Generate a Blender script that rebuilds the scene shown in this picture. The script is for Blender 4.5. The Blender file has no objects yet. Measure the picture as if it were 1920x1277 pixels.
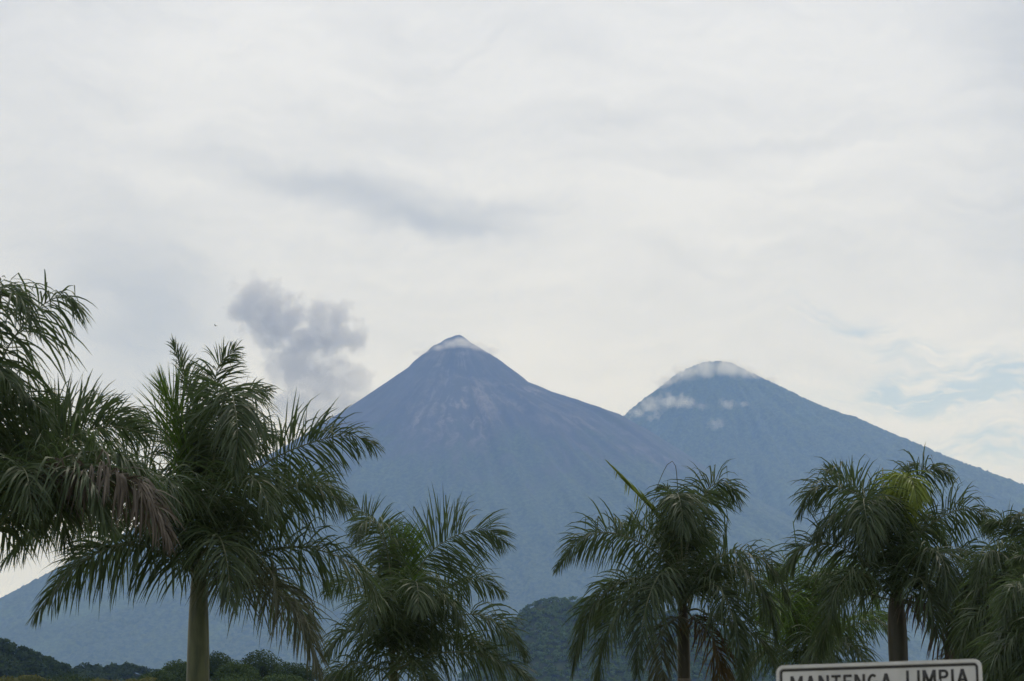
import bpy, bmesh, math
import numpy as np
from mathutils import Vector, Matrix

sc = bpy.context.scene
COL = sc.collection
R = math.radians

# ------------------------------------------------------------------ camera
CAM_Z = 2.2
F_PX = 85.0 / 36.0 * 1920.0
PITCH = math.atan((1450.0 - 638.5) / F_PX)
cam_d = bpy.data.cameras.new('camera')
cam_d.lens = 85.0
cam_d.sensor_width = 36.0
cam_d.clip_start = 0.1
cam_d.clip_end = 120000.0
cam_d.dof.use_dof = True
cam_d.dof.focus_distance = 90.0
cam_d.dof.aperture_fstop = 7.1
cam = bpy.data.objects.new('camera', cam_d)
COL.objects.link(cam)
cam.location = (0, 0, CAM_Z)
cam.rotation_euler = (R(90) + PITCH, 0, 0)
sc.camera = cam


def ray(px, py):
    """world direction of a point measured in the 1920 x 1277 photograph"""
    u, v = (px - 960.0) / F_PX, (638.5 - py) / F_PX
    c, s = math.cos(PITCH), math.sin(PITCH)
    return np.array([u, c - v * s, s + v * c])


def at(px, py, Y):
    """the place at distance Y that was measured at (px, py)"""
    d = ray(px, py)
    return np.array([0, 0, CAM_Z]) + d * (Y / d[1])


# ------------------------------------------------------------------ node helper
class NT:
    def __init__(self, tree):
        self.t = tree
        self.n = tree.nodes
        self.l = tree.links

    def put(self, sock, v):
        if isinstance(v, bpy.types.NodeSocket):
            self.l.new(v, sock)
        elif isinstance(v, (tuple, list)) and sock.type == 'RGBA' and len(v) == 3:
            sock.default_value = (*v, 1)
        else:
            sock.default_value = v

    def node(self, typ, ins=None, **kw):
        nd = self.n.new(typ)
        for k, v in kw.items():
            setattr(nd, k, v)
        for k, v in (ins or {}).items():
            self.put(nd.inputs[k], v)
        return nd

    def m(self, op, a, b=0.0, c=0.0, clamp=False):
        nd = self.node('ShaderNodeMath', {0: a, 1: b, 2: c}, operation=op, use_clamp=clamp)
        return nd.outputs[0]

    def v(self, op, a, b=(0, 0, 0), scale=None):
        nd = self.node('ShaderNodeVectorMath', {0: a, 1: b}, operation=op)
        if scale is not None:
            self.put(nd.inputs['Scale'], scale)
        return nd.outputs['Value'] if op in ('LENGTH', 'DOT_PRODUCT', 'DISTANCE') else nd.outputs[0]

    def noise(self, vec, scale, detail=4.0, rough=0.5, dist=0.0, color=False):
        nd = self.node('ShaderNodeTexNoise', {'Vector': vec, 'Scale': scale, 'Detail': detail,
                                              'Roughness': rough, 'Distortion': dist})
        return nd.outputs['Color' if color else 'Fac']

    def mix(self, f, a, b, mode='MIX'):
        nd = self.node('ShaderNodeMix', data_type='RGBA', blend_type=mode)
        self.put(nd.inputs['Factor'], f)
        self.put(nd.inputs['A'], a)
        self.put(nd.inputs['B'], b)
        for s in nd.inputs:
            if s.type == 'RGBA' and s.name == 'A':
                self.put(s, a)
            if s.type == 'RGBA' and s.name == 'B':
                self.put(s, b)
        return [o for o in nd.outputs if o.type == 'RGBA'][0]

    def step(self, x, lo, hi):
        nd = self.node('ShaderNodeMapRange', {0: x, 1: lo, 2: hi, 3: 0.0, 4: 1.0}, interpolation_type='SMOOTHSTEP')
        return nd.outputs[0]

    def sep(self, v):
        return self.node('ShaderNodeSeparateXYZ', {0: v}).outputs

    def comb(self, x, y, z):
        return self.node('ShaderNodeCombineXYZ', {0: x, 1: y, 2: z}).outputs[0]


# ------------------------------------------------------------------ world: high thin overcast over a blue sky
SUN_EL, SUN_AZ = R(58), R(25)
world = bpy.data.worlds.new('World')
sc.world = world
world.use_nodes = True
w = NT(world.node_tree)
w.n.clear()
sky = w.node('ShaderNodeTexSky', sky_type='NISHITA', sun_disc=False, sun_elevation=SUN_EL, sun_rotation=SUN_AZ,
             altitude=500.0, air_density=1.0, dust_density=1.5)
direc = w.node('ShaderNodeTexCoord').outputs['Generated']
warp = w.v('SCALE', w.v('SUBTRACT', w.noise(direc, 16.0, 4.0, 0.55, color=True), (0.5, 0.5, 0.5)), scale=0.05)
dw = w.v('ADD', direc, warp)
sx, sy, sz = w.sep(dw)
azim = w.m('ARCTAN2', sx, sy)
elev = w.m('ARCSINE', sz)
flat = w.v('MULTIPLY', dw, (1.0, 1.0, 3.4))
n_big = w.noise(flat, 5.0, 5.0, 0.5)
n_streak = w.noise(w.v('MULTIPLY', dw, (1.0, 1.0, 4.5)), 17.0, 7.0, 0.55, 0.4)
n_fine = w.noise(w.v('MULTIPLY', dw, (1.0, 1.0, 5.0)), 42.0, 8.0, 0.6, 0.6)


def sky_blob(px, py, rx, ry, tilt=0.0):
    """soft patch of sky tone at a bearing and elevation (radii and tilt measured in photo pixels)"""
    d = ray(px, py)
    a0 = math.atan2(d[0], d[1])
    e0 = math.asin(d[2] / np.linalg.norm(d))
    da = w.m('SUBTRACT', azim, a0)
    de = w.m('SUBTRACT', elev, e0)
    de = w.m('ADD', de, w.m('MULTIPLY', da, tilt))
    qa = w.m('MULTIPLY', da, F_PX / rx)
    qe = w.m('MULTIPLY', de, F_PX / ry)
    q = w.m('ADD', w.m('MULTIPLY', qa, qa), w.m('MULTIPLY', qe, qe))
    return w.m('POWER', 2.718, w.m('MULTIPLY', q, -1.0))


def total(blobs):
    s = blobs[0]
    for b in blobs[1:]:
        s = w.m('ADD', s, b)
    return s


CLOUD = 10.4
bright = (0.803 * CLOUD, 0.832 * CLOUD, 0.902 * CLOUD)
grey = (0.48 * CLOUD, 0.515 * CLOUD, 0.580 * CLOUD)
dense = w.m('ADD', w.m('MULTIPLY', w.m('SUBTRACT', n_big, 0.5), 0.75),
            w.m('MULTIPLY', w.m('ADD', w.m('SUBTRACT', n_streak, 0.5), w.m('MULTIPLY', w.m('SUBTRACT', n_fine, 0.5), 0.35)), 0.66))
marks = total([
    w.m('MULTIPLY', sky_blob(740, 385, 280, 46, 0.14), 0.56),
    w.m('MULTIPLY', sky_blob(835, 422, 120, 24, 0.16), 0.36),
    w.m('MULTIPLY', sky_blob(560, 350, 160, 26, 0.1), 0.20),
    w.m('MULTIPLY', sky_blob(965, 392, 130, 26, 0.06), 0.36),
    w.m('MULTIPLY', sky_blob(255, 580, 200, 190), 0.56),
    w.m('MULTIPLY', sky_blob(310, 660, 110, 150), 0.32),
    w.m('MULTIPLY', sky_blob(-40, 440, 260, 190), 0.26),
    w.m('MULTIPLY', sky_blob(60, 900, 200, 160), 0.15),
    w.m('MULTIPLY', sky_blob(1050, 235, 330, 40, -0.05), 0.16),
    w.m('MULTIPLY', sky_blob(1640, 250, 330, 24, -0.05), 0.16),
    w.m('MULTIPLY', sky_blob(1890, 240, 110, 24), 0.20),
    w.m('MULTIPLY', sky_blob(1240, 500, 110, 20, 0.25), 0.14),
    w.m('MULTIPLY', sky_blob(1860, 450, 170, 60), 0.14),
    w.m('MULTIPLY', sky_blob(1930, 10, 210, 170), 0.52),  # vignette darkening of the top right corner painted into the sky colour
    w.m('MULTIPLY', sky_blob(0, 0, 300, 150), 0.38),  # top left corner greyed likewise, painted lens falloff
    w.m('MULTIPLY', sky_blob(1960, 380, 130, 330), 0.30),  # right edge painted darker to imitate vignetting, not a cloud
    w.m('MULTIPLY', sky_blob(1180, 380, 300, 50, -0.12), -0.16),
    w.m('MULTIPLY', sky_blob(1420, 462, 110, 16, 0.0), -0.14),
    w.m('MULTIPLY', sky_blob(1400, 110, 420, 90), -0.10),
])
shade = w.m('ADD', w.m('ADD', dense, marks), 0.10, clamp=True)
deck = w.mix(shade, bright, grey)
holes = total([sky_blob(1850, 690, 190, 34, -0.05), sky_blob(1740, 732, 170, 20), sky_blob(1880, 745, 120, 26),
               sky_blob(1850, 850, 140, 34), w.m('MULTIPLY', sky_blob(1580, 600, 70, 22), 0.6),
               w.m('MULTIPLY', sky_blob(1700, 640, 90, 16), 0.6)])
open_n = w.step(n_fine, 0.30, 0.68)
gap = w.m('MULTIPLY', w.m('MULTIPLY', holes, open_n), 1.35, clamp=True)
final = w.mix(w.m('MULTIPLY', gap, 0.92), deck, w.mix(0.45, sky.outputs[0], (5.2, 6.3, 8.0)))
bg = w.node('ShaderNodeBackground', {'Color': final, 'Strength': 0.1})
wo = w.node('ShaderNodeOutputWorld')
w.l.new(bg.outputs[0], wo.inputs['Surface'])

# ------------------------------------------------------------------ sun behind the overcast
sun_d = bpy.data.lights.new('sun', 'SUN')
sun_d.energy = 1.3
sun_d.angle = R(18)
sun_d.color = (1.0, 0.95, 0.88)
sun = bpy.data.objects.new('sun', sun_d)
COL.objects.link(sun)
sun.rotation_euler = (R(90) - SUN_EL, 0, math.pi - SUN_AZ)
sun.location = (0, 0, 60)

# ------------------------------------------------------------------ render and exposure
sc.view_settings.view_transform = 'Standard'
sc.view_settings.look = 'None'
sc.view_settings.exposure = 0.0
sc.view_settings.gamma = 1.0
sc.view_settings.use_curve_mapping = False
cy = sc.cycles
cy.max_bounces = 8
cy.diffuse_bounces = 6
cy.glossy_bounces = 2
cy.transmission_bounces = 6
cy.transparent_max_bounces = 8
cy.volume_bounces = 2
cy.volume_max_steps = 256
cy.volume_step_rate = 0.35
cy.use_denoising = True
try:
    cy.denoiser = 'OPENIMAGEDENOISE'
    cy.denoising_input_passes = 'RGB_ALBEDO_NORMAL'
    cy.denoising_prefilter = 'ACCURATE'
except Exception:
    pass


# ------------------------------------------------------------------ object helpers
def tag(o, label=None, cat=None, group=None, kind=None):
    for k, v in (('label', label), ('category', cat), ('group', group), ('kind', kind)):
        if v:
            o[k] = v
    return o


def link(o, parent=None):
    COL.objects.link(o)
    if parent is not None:
        o.parent = parent
    return o


def empty(name, loc):
    o = bpy.data.objects.new(name, None)
    o.empty_display_size = 0.3
    o.location = loc
    return link(o)


def np_mesh(name, V, F, mat=None, parent=None, loc=(0, 0, 0), smooth=False, attr=None):
    """one mesh object from arrays: V (n,3), F (m,3|4)"""
    V = np.asarray(V, dtype=np.float32)
    F = np.asarray(F, dtype=np.int32)
    me = bpy.data.meshes.new(name)
    me.vertices.add(len(V))
    me.vertices.foreach_set('co', V.ravel())
    k = F.shape[1]
    me.loops.add(F.size)
    me.loops.foreach_set('vertex_index', F.ravel())
    me.polygons.add(len(F))
    me.polygons.foreach_set('loop_start', np.arange(len(F), dtype=np.int32) * k)
    if smooth:
        me.polygons.foreach_set('use_smooth', np.ones(len(F), dtype=bool))
    me.update(calc_edges=True)
    for an, av in (attr or {}).items():
        a = me.attributes.new(an, 'FLOAT', 'POINT')
        a.data.foreach_set('value', np.asarray(av, dtype=np.float32))
    if mat:
        me.materials.append(mat)
    o = bpy.data.objects.new(name, me)
    o.location = loc
    return link(o, parent)


def tube(P, rad, n=8, cap=True):
    """swept tube through points P with radii rad -> V, F (quads)"""
    P = np.asarray(P, float)
    rad = np.broadcast_to(np.asarray(rad, float), (len(P),))
    T = np.gradient(P, axis=0)
    T /= np.linalg.norm(T, axis=1, keepdims=True) + 1e-9
    ref = np.array([0.31, 0.87, 0.12])
    A = np.cross(T, ref)
    A /= np.linalg.norm(A, axis=1, keepdims=True) + 1e-9
    B = np.cross(T, A)
    th = np.linspace(0, 2 * np.pi, n, endpoint=False)
    V = (P[:, None] + rad[:, None, None] * (np.cos(th)[None, :, None] * A[:, None] + np.sin(th)[None, :, None] * B[:, None])).reshape(-1, 3)
    i = np.arange(len(P) - 1)[:, None] * n
    j = np.arange(n)[None, :]
    F = np.stack([i + j, i + (j + 1) % n, i + n + (j + 1) % n, i + n + j], -1).reshape(-1, 4)
    if cap:
        e = (len(P) - 1) * n
        for k in range(1, n // 2):
            F = np.vstack([F, [[e + k - 1 if k > 1 else e, e + k, e + n - k, (e + n - k + 1 - e) % n + e]]])
    return V, F


def merge(parts):
    Vs, Fs, k = [], [], 0
    for V, F in parts:
        Vs.append(V)
        Fs.append(np.asarray(F) + k)
        k += len(V)
    return np.vstack(Vs), np.vstack(Fs)


# numpy value noise
_rs = np.random.RandomState(7)
_LAT = _rs.rand(256, 256).astype(np.float32)


def vnoise(x, y):
    xi, yi = np.floor(x).astype(int), np.floor(y).astype(int)
    fx, fy = x - xi, y - yi
    fx, fy = fx * fx * (3 - 2 * fx), fy * fy * (3 - 2 * fy)
    a = _LAT[xi & 255, yi & 255]
    b = _LAT[(xi + 1) & 255, yi & 255]
    c = _LAT[xi & 255, (yi + 1) & 255]
    d = _LAT[(xi + 1) & 255, (yi + 1) & 255]
    return (a * (1 - fx) + b * fx) * (1 - fy) + (c * (1 - fx) + d * fx) * fy - 0.5


def fbm(x, y, o=4):
    s, a = 0, 1.0
    for k in range(o):
        s = s + a * vnoise(x * 2 ** k + 17.3 * k, y * 2 ** k + 5.1 * k)
        a *= 0.5
    return s


# ------------------------------------------------------------------ materials
def material(name):
    m = bpy.data.materials.new(name)
    m.use_nodes = True
    t = NT(m.node_tree)
    t.n.clear()
    out = t.node('ShaderNodeOutputMaterial')
    return m, t, out


def leaf_material(name, dark, light, transl, rough=0.5, tmix=0.22, spec=0.32):
    m, t, out = material(name)
    a = t.node('ShaderNodeAttribute', attribute_name='tint').outputs['Fac']
    co = t.node('ShaderNodeTexCoord').outputs['Object']
    n = t.noise(co, 3.0, 3.0)
    f = t.m('ADD', t.m('MULTIPLY', a, 0.8), t.m('MULTIPLY', t.m('SUBTRACT', n, 0.5), 0.7), clamp=True)
    c = t.mix(f, dark, light)
    p = t.node('ShaderNodeBsdfPrincipled', {'Base Color': c, 'Roughness': rough, 'Specular IOR Level': spec})
    tr = t.node('ShaderNodeBsdfTranslucent', {'Color': t.mix(0.5, c, transl)})
    mx = t.node('ShaderNodeMixShader', {0: tmix, 1: p.outputs[0], 2: tr.outputs[0]})
    t.l.new(mx.outputs[0], out.inputs[0])
    return m


def plain(name, c1, c2, scale=6.0, rough=0.6, stretch=(1, 1, 1), bump=0.0, spec=0.4, metal=0.0):
    m, t, out = material(name)
    co = t.node('ShaderNodeTexCoord').outputs['Object']
    v = t.v('MULTIPLY', co, stretch)
    n = t.noise(v, scale, 6.0, 0.6)
    p = t.node('ShaderNodeBsdfPrincipled', {'Base Color': t.mix(t.step(n, 0.3, 0.7), c1, c2), 'Roughness': rough,
                                            'Specular IOR Level': spec, 'Metallic': metal})
    if bump:
        b = t.node('ShaderNodeBump', {'Height': n, 'Strength': bump})
        t.l.new(b.outputs[0], p.inputs['Normal'])
    t.l.new(p.outputs[0], out.inputs[0])
    return m


M_LEAF = leaf_material('palm_leaf', (0.030, 0.050, 0.026), (0.072, 0.103, 0.048), (0.10, 0.155, 0.045), tmix=0.37)
M_OLD = leaf_material('palm_leaf_old', (0.042, 0.052, 0.032), (0.105, 0.110, 0.060), (0.11, 0.13, 0.04), tmix=0.32)
M_YOUNG = leaf_material('palm_leaf_young', (0.045, 0.095, 0.018), (0.105, 0.175, 0.035), (0.16, 0.26, 0.03), tmix=0.35)
M_LIME = leaf_material('palm_leaf_lime', (0.115, 0.165, 0.03), (0.21, 0.26, 0.05), (0.24, 0.30, 0.05), tmix=0.35)
M_DRY = leaf_material('palm_leaf_dry', (0.058, 0.051, 0.042), (0.130, 0.113, 0.092), (0.14, 0.10, 0.07), rough=0.7, tmix=0.15, spec=0.2)
M_RUST = leaf_material('palm_leaf_rust', (0.055, 0.045, 0.022), (0.12, 0.085, 0.035), (0.14, 0.10, 0.03), rough=0.7, tmix=0.2, spec=0.2)
M_RACHIS = plain('palm_rachis', (0.055, 0.075, 0.035), (0.11, 0.12, 0.065), 5.0, 0.45)
M_SPEAR = plain('palm_spear', (0.17, 0.17, 0.10), (0.25, 0.24, 0.15), 7.0, 0.6)
M_SHAFT = plain('palm_crownshaft', (0.024, 0.037, 0.012), (0.075, 0.087, 0.034), 6.0, 0.42, (1, 1, 0.22))
M_SHAFT2 = plain('palm_crownshaft_brown', (0.026, 0.028, 0.018), (0.055, 0.050, 0.034), 3.0, 0.55, (1, 1, 0.2))
M_TRUNK = plain('palm_trunk', (0.085, 0.075, 0.06), (0.17, 0.155, 0.13), 5.0, 0.8, (1, 1, 2.5), bump=0.4)
M_BARK = plain('bark', (0.05, 0.04, 0.03), (0.11, 0.09, 0.07), 5.0, 0.9, (1, 1, 0.3), bump=0.5)
M_CROWN = leaf_material('tree_foliage', (0.026, 0.048, 0.016), (0.066, 0.098, 0.030), (0.08, 0.13, 0.03), 0.85, 0.2, 0.1)
M_CROWN2 = leaf_material('tree_foliage_dark', (0.022, 0.040, 0.016), (0.050, 0.075, 0.028), (0.06, 0.10, 0.03), 0.85, 0.2, 0.1)
M_RIDGE = leaf_material('ridge_canopy', (0.024, 0.044, 0.018), (0.058, 0.088, 0.032), (0.06, 0.10, 0.03), 0.9, 0.15, 0.08)
M_FLOWER = leaf_material('tree_blossom', (0.030, 0.055, 0.016), (0.120, 0.125, 0.02), (0.28, 0.22, 0.02), 0.6, 0.25, 0.2)
M_WOOD = leaf_material('hill_canopy', (0.050, 0.094, 0.030), (0.108, 0.162, 0.050), (0.08, 0.12, 0.03), 0.9, 0.15, 0.08)


# ------------------------------------------------------------------ ground
gm, t, out = material('ground_grass')
co = t.node('ShaderNodeTexCoord').outputs['Object']
n1, n2 = t.noise(co, 0.02, 6.0), t.noise(co, 0.9, 6.0, 0.65)
c = t.mix(t.step(n1, 0.4, 0.65), (0.13, 0.135, 0.07), (0.20, 0.18, 0.11))
c = t.mix(t.m('MULTIPLY', t.step(n2, 0.4, 0.7), 0.4), c, (0.08, 0.10, 0.045))
p = t.node('ShaderNodeBsdfPrincipled', {'Base Color': c, 'Roughness': 0.9})
b = t.node('ShaderNodeBump', {'Height': n2, 'Strength': 0.5, 'Distance': 0.05})
t.l.new(b.outputs[0], p.inputs['Normal'])
t.l.new(p.outputs[0], out.inputs[0])
gx, gy = np.meshgrid(np.linspace(-26000, 26000, 27), np.linspace(-8000, 34000, 22), indexing='ij')
nx, ny = gx.shape


def grid_faces(nx, ny):
    i, j = np.meshgrid(np.arange(nx - 1), np.arange(ny - 1), indexing='ij')
    a = (i * ny + j).ravel()
    return np.stack([a, a + ny, a + ny + 1, a + 1], -1)


g = np_mesh('ground', np.stack([gx.ravel(), gy.ravel(), np.zeros(nx * ny)], -1), grid_faces(nx, ny), gm)
tag(g, 'open flat grassy ground under the palms reaching to the hills', 'ground', kind='structure')


# ------------------------------------------------------------------ volcanoes
def volcano_material(name, bare):
    m, t, out = material(name)
    co = t.node('ShaderNodeTexCoord').outputs['Object']
    x, y, z = t.sep(co)
    th = t.m('ARCTAN2', x, t.m('MULTIPLY', y, -1.0))
    r = t.m('SQRT', t.m('ADD', t.m('MULTIPLY', x, x), t.m('MULTIPLY', y, y)))
    wv = t.noise(co, 0.0016, 5.0, 0.6)
    th2 = t.m('ADD', th, t.m('MULTIPLY', wv, 0.35))
    pol = t.comb(t.m('MULTIPLY', th2, 14.0), t.m('MULTIPLY', r, 0.0011), 0.0)
    streak = t.noise(pol, 1.6, 7.0, 0.62, 0.3)
    trees = t.noise(co, 0.036, 4.0, 0.7)
    patch = t.noise(co, 0.0014, 6.0, 0.6)
    forest = t.mix(t.step(trees, 0.35, 0.68), (0.016, 0.03, 0.014), (0.07, 0.095, 0.035))
    forest = t.mix(t.m('MULTIPLY', t.step(patch, 0.52, 0.70), 0.42), forest, (0.085, 0.13, 0.05))
    if bare:
        streak = t.m('ADD', t.m('MULTIPLY', streak, 0.42), t.m('MULTIPLY', t.noise(t.v('MULTIPLY', t.v('ADD', co, t.v('SCALE', t.noise(co, 0.003, 3.0, 0.5, color=True), scale=520.0)), (1, 1, 0.42)), 0.0060, 8.0, 0.68), 0.58))
        mask = None                            # fans of pale lava and ash: (x, z, half width, half height, strength)
        xw = t.m('ADD', x, t.m('MULTIPLY', t.m('SUBTRACT', wv, 0.5), 500.0))
        for bx, bz, rx, rz, k in ((40, 2560, 300, 330, 1.0), (0, 3020, 170, 200, 0.9), (470, 2780, 170, 230, 0.8), (900, 2480, 420, 130, 0.6), (-260, 2480, 130, 170, 0.7), (1300, 2200, 500, 120, 0.4)):
            qx = t.m('MULTIPLY', t.m('SUBTRACT', xw, bx), 1.0 / rx)
            qz = t.m('MULTIPLY', t.m('SUBTRACT', z, bz), 1.0 / rz)
            e = t.m('MULTIPLY', t.m('POWER', 2.718, t.m('MULTIPLY', t.m('ADD', t.m('MULTIPLY', qx, qx), t.m('MULTIPLY', qz, qz)), -1.0)), k)
            mask = e if mask is None else t.m('MAXIMUM', mask, e)
        pale = t.m('MULTIPLY', t.step(streak, 0.47, 0.62), t.m('ADD', 0.10, mask), clamp=True)
        rock = t.mix(pale, (0.036, 0.038, 0.041), (0.165, 0.150, 0.150))
        line = t.m('ADD', t.m('MULTIPLY', t.m('SUBTRACT', patch, 0.5), 1500.0), t.m('MULTIPLY', t.m('SUBTRACT', streak, 0.5), 1700.0))
        f = t.step(t.m('ADD', z, line), 1850.0, 2500.0)
        c = t.mix(f, forest, rock)
    else:
        c = t.mix(t.m('MULTIPLY', t.step(streak, 0.5, 0.75), 0.25), forest, (0.05, 0.06, 0.045))
    p = t.node('ShaderNodeBsdfPrincipled', {'Base Color': c, 'Roughness': 0.95, 'Specular IOR Level': 0.1})
    t.l.new(p.outputs[0], out.inputs[0])
    return m


def volcano(peak_px, D, left, right, xr, yr, step, mat, label, seed, bumpy):
    pk = at(*peak_px, D)

    def prof(pts):
        q = [at(a, b_, D) for a, b_ in pts]
        r = np.array([abs(v[0] - pk[0]) for v in q])
        z = np.array([v[2] for v in q])
        o = np.argsort(r)
        return np.r_[0, r[o]], np.r_[pk[2], z[o]]
    rl, zl = prof(left)
    rr, zr = prof(right)
    X = np.arange(xr[0], xr[1] + 1, step)
    Y = np.arange(yr[0], yr[1] + 1, step)
    gx, gy = np.meshgrid(X, Y, indexing='ij')
    dx, dy = gx - pk[0], gy - D
    r = np.hypot(dx, dy * 1.22)
    th = np.arctan2(dx, -dy)                       # 0 towards the viewer, seam behind
    rw = r * (1 + 0.05 * fbm(th * 2.2 + seed, r / 1500.0, 3) * np.abs(np.cos(th)))
    wgt = 0.5 + 0.5 * np.sin(th)
    h = np.interp(rw, rr, zr) * wgt + np.interp(rw, rl, zl) * (1 - wgt)
    if bumpy < 0.5:                                # broken crater rim at the very tip
        h = h + 15.0 * np.clip(1 - np.hypot(dx - 8, dy) / 70.0, 0, 1) + 14.0 * np.clip(1 - np.hypot(dx + 190, dy) / 50.0, 0, 1) + fbm(gx / 45.0, gy / 45.0, 3) * 14.0 * np.clip(1 - r / 500.0, 0, 1)
    gul = np.abs(fbm(th * 9.0 + seed, r / 2600.0, 4))
    amp = np.clip(r / 1400.0, 0, 1) * (0.25 + 0.75 * np.abs(np.cos(th)))
    h = h - amp * 150.0 * (0.35 - gul) * np.clip(h / 900.0, 0, 1)
    h = h + fbm(gx / 260.0 + seed, gy / 260.0, 4) * 15.0 * np.clip(r / 900.0, 0.05, 1)
    rng = np.random.RandomState(seed)
    leafy = np.clip(bumpy + np.clip((1900 - h) / 500.0, 0, 1), 0, 1)
    h = h + leafy * rng.rand(*h.shape) ** 3 * 22.0
    h = np.maximum(h, -0.8)
    V = np.stack([(gx - pk[0]).ravel(), (gy - D).ravel(), h.ravel()], -1)
    o = np_mesh('volcano', V, grid_faces(*gx.shape), mat, None, (pk[0], D, 0), smooth=True)
    return tag(o, label, 'volcano', 'volcanoes behind the palms', 'structure')


volcano((860, 630), 18000.0,
        [(856, 631), (847, 633), (834, 636), (828, 641), (821, 646), (810, 652), (798, 662), (781, 674), (775, 679), (769, 686), (766, 690), (735, 711), (700, 735), (650, 770), (560, 826), (430, 900), (250, 1003),
         (100, 1090), (0, 1146), (-200, 1235), (-500, 1340), (-800, 1420), (-950, 1452)],
        [(875, 637), (900, 654), (923, 668), (941, 679), (949, 686), (981, 710), (995, 723), (1009, 727), (1053, 746), (1080, 754), (1116, 765), (1170, 785), (1240, 825),
         (1330, 885), (1450, 960), (1650, 1070), (1900, 1180), (2200, 1290), (2500, 1380), (2800, 1452)],
        (-5200, 4700), (10200, 19000), 18.0, volcano_material('volcano_ash', True),
        'pointed bare volcano on the left with thin cloud round its tip', 3, 0.0)
volcano((1350, 680), 20600.0,
        [(1330, 681), (1310, 685), (1285, 695), (1262, 708), (1240, 725), (1200, 756), (1172, 780), (1120, 825), (1040, 890), (940, 960), (780, 1050), (600, 1140), (300, 1270), (-100, 1452)],
        [(1372, 683), (1388, 692), (1405, 703), (1440, 718), (1500, 748), (1560, 775), (1620, 797), (1700, 834), (1760, 861), (1800, 879), (1860, 900), (1920, 925),
         (2100, 998), (2400, 1110), (2700, 1215), (3000, 1310), (3400, 1400), (3700, 1452)],
        (-900, 6000), (14000, 21600), 17.0, volcano_material('volcano_forest', False),
        'rounded forested volcano on the right with mist over its dome', 11, 1.0)


# ------------------------------------------------------------------ leaf clumps, crowns, wooded hills
def leaf_quads(C, N, size, rng):
    """quads of edge `size` at C facing N with a random turn"""
    n = len(C)
    A = np.cross(N, rng.normal(size=(n, 3)))
    A /= np.linalg.norm(A, axis=1, keepdims=True) + 1e-9
    B = np.cross(N, A)
    s = (size * (0.6 + 0.8 * rng.rand(n)))[:, None]
    e = 0.45 + 0.4 * rng.rand(n)[:, None]
    V = np.stack([C - A * s, C - B * s * e, C + A * s, C + B * s * e], 1).reshape(-1, 3)
    F = np.arange(n * 4).reshape(-1, 4)
    return V, F


def crown_points(center, rad, n, rng, lobes=7):
    """points and outward directions on a lumpy crown"""
    rad = np.asarray(rad, float)
    L = rng.normal(size=(lobes, 3))
    L /= np.linalg.norm(L, axis=1, keepdims=True)
    L[:, 2] = np.abs(L[:, 2]) * 0.9 - 0.15
    lc = L * rad * (0.35 + 0.3 * rng.rand(lobes)[:, None])
    lr = (0.38 + 0.24 * rng.rand(lobes))
    k = rng.randint(lobes, size=n)
    d = rng.normal(size=(n, 3))
    d /= np.linalg.norm(d, axis=1, keepdims=True)
    d[:, 2] = np.where(d[:, 2] < -0.3, -d[:, 2], d[:, 2])
    rr = (0.72 + 0.34 * rng.rand(n) ** 0.6)[:, None]
    P = np.asarray(center) + lc[k] + d * rad * lr[k][:, None] * rr
    N = d + rng.normal(size=(n, 3)) * 0.55
    N /= np.linalg.norm(N, axis=1, keepdims=True)
    return P, N, k


def hill(name_label, sil, Y, slope, drop, cell, mat):
    """ridge measured along `sil` at distance Y, falling towards the viewer and behind; returns object and height function"""
    q = np.array([at(a, b_, Y) for a, b_ in sil])
    xs, zs = q[:, 0], q[:, 2] - drop
    depth_f = zs.max() / slope * 1.05

    def height(x, y):
        crest = np.interp(x, xs, zs)
        d = Y - y
        s = np.where(d > 0, d * slope, -d * slope * 0.8)
        z = crest - s * (0.75 + 0.25 * np.tanh(np.abs(d) / (0.3 * depth_f)))
        z = z + fbm(x / (depth_f * 0.35) + 9, y / (depth_f * 0.35), 3) * drop * 0.8 * np.clip(np.abs(d) / (0.1 * depth_f), 0, 1)
        return z
    X = np.arange(xs.min(), xs.max() + cell, cell)
    Yv = np.arange(Y - depth_f * 1.25, Y + depth_f * 1.3, cell)
    gx, gy = np.meshgrid(X, Yv, indexing='ij')
    h = np.maximum(height(gx, gy), -0.7)
    o = np_mesh('hill', np.stack([gx.ravel(), gy.ravel(), h.ravel()], -1), grid_faces(*gx.shape), mat, smooth=True)
    tag(o, name_label, 'hill', None, 'structure')
    return height, xs, depth_f


def wood(height, xr, yr, n, crown, leaves, size, mat, label, seed):
    rng = np.random.RandomState(seed)
    x = rng.uniform(xr[0], xr[1], n)
    y = rng.uniform(yr[0], yr[1], n)
    z = height(x, y)
    Vs, Ts = [], []
    for i in range(n):
        if z[i] < 0.5:
            continue
        r = crown * (0.7 + 0.5 * rng.rand() ** 1.6)
        P, N, k = crown_points((x[i], y[i], z[i] + r * 0.55), (r, r, r * (0.75 + 0.3 * rng.rand())), leaves, rng, 5)
        V, F = leaf_quads(P, N, size, rng)
        Vs.append(V)
        tone = np.clip(0.5 + 0.6 * float(fbm(np.float64(x[i] / (crown * 9)), np.float64(y[i] / (crown * 9)), 2)) + 0.35 * (rng.rand() - 0.5), 0, 1)
        Ts.append(np.repeat(np.clip(0.62 * tone + 0.14 * rng.rand(len(P)) + 0.08 * (k % 3), 0, 1), 4))
    V = np.vstack(Vs)
    F = np.arange(len(V)).reshape(-1, 4)
    o = np_mesh('forest', V, F, mat, attr={'tint': np.concatenate(Ts)})
    return tag(o, label, 'forest', None, 'stuff')


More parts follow.
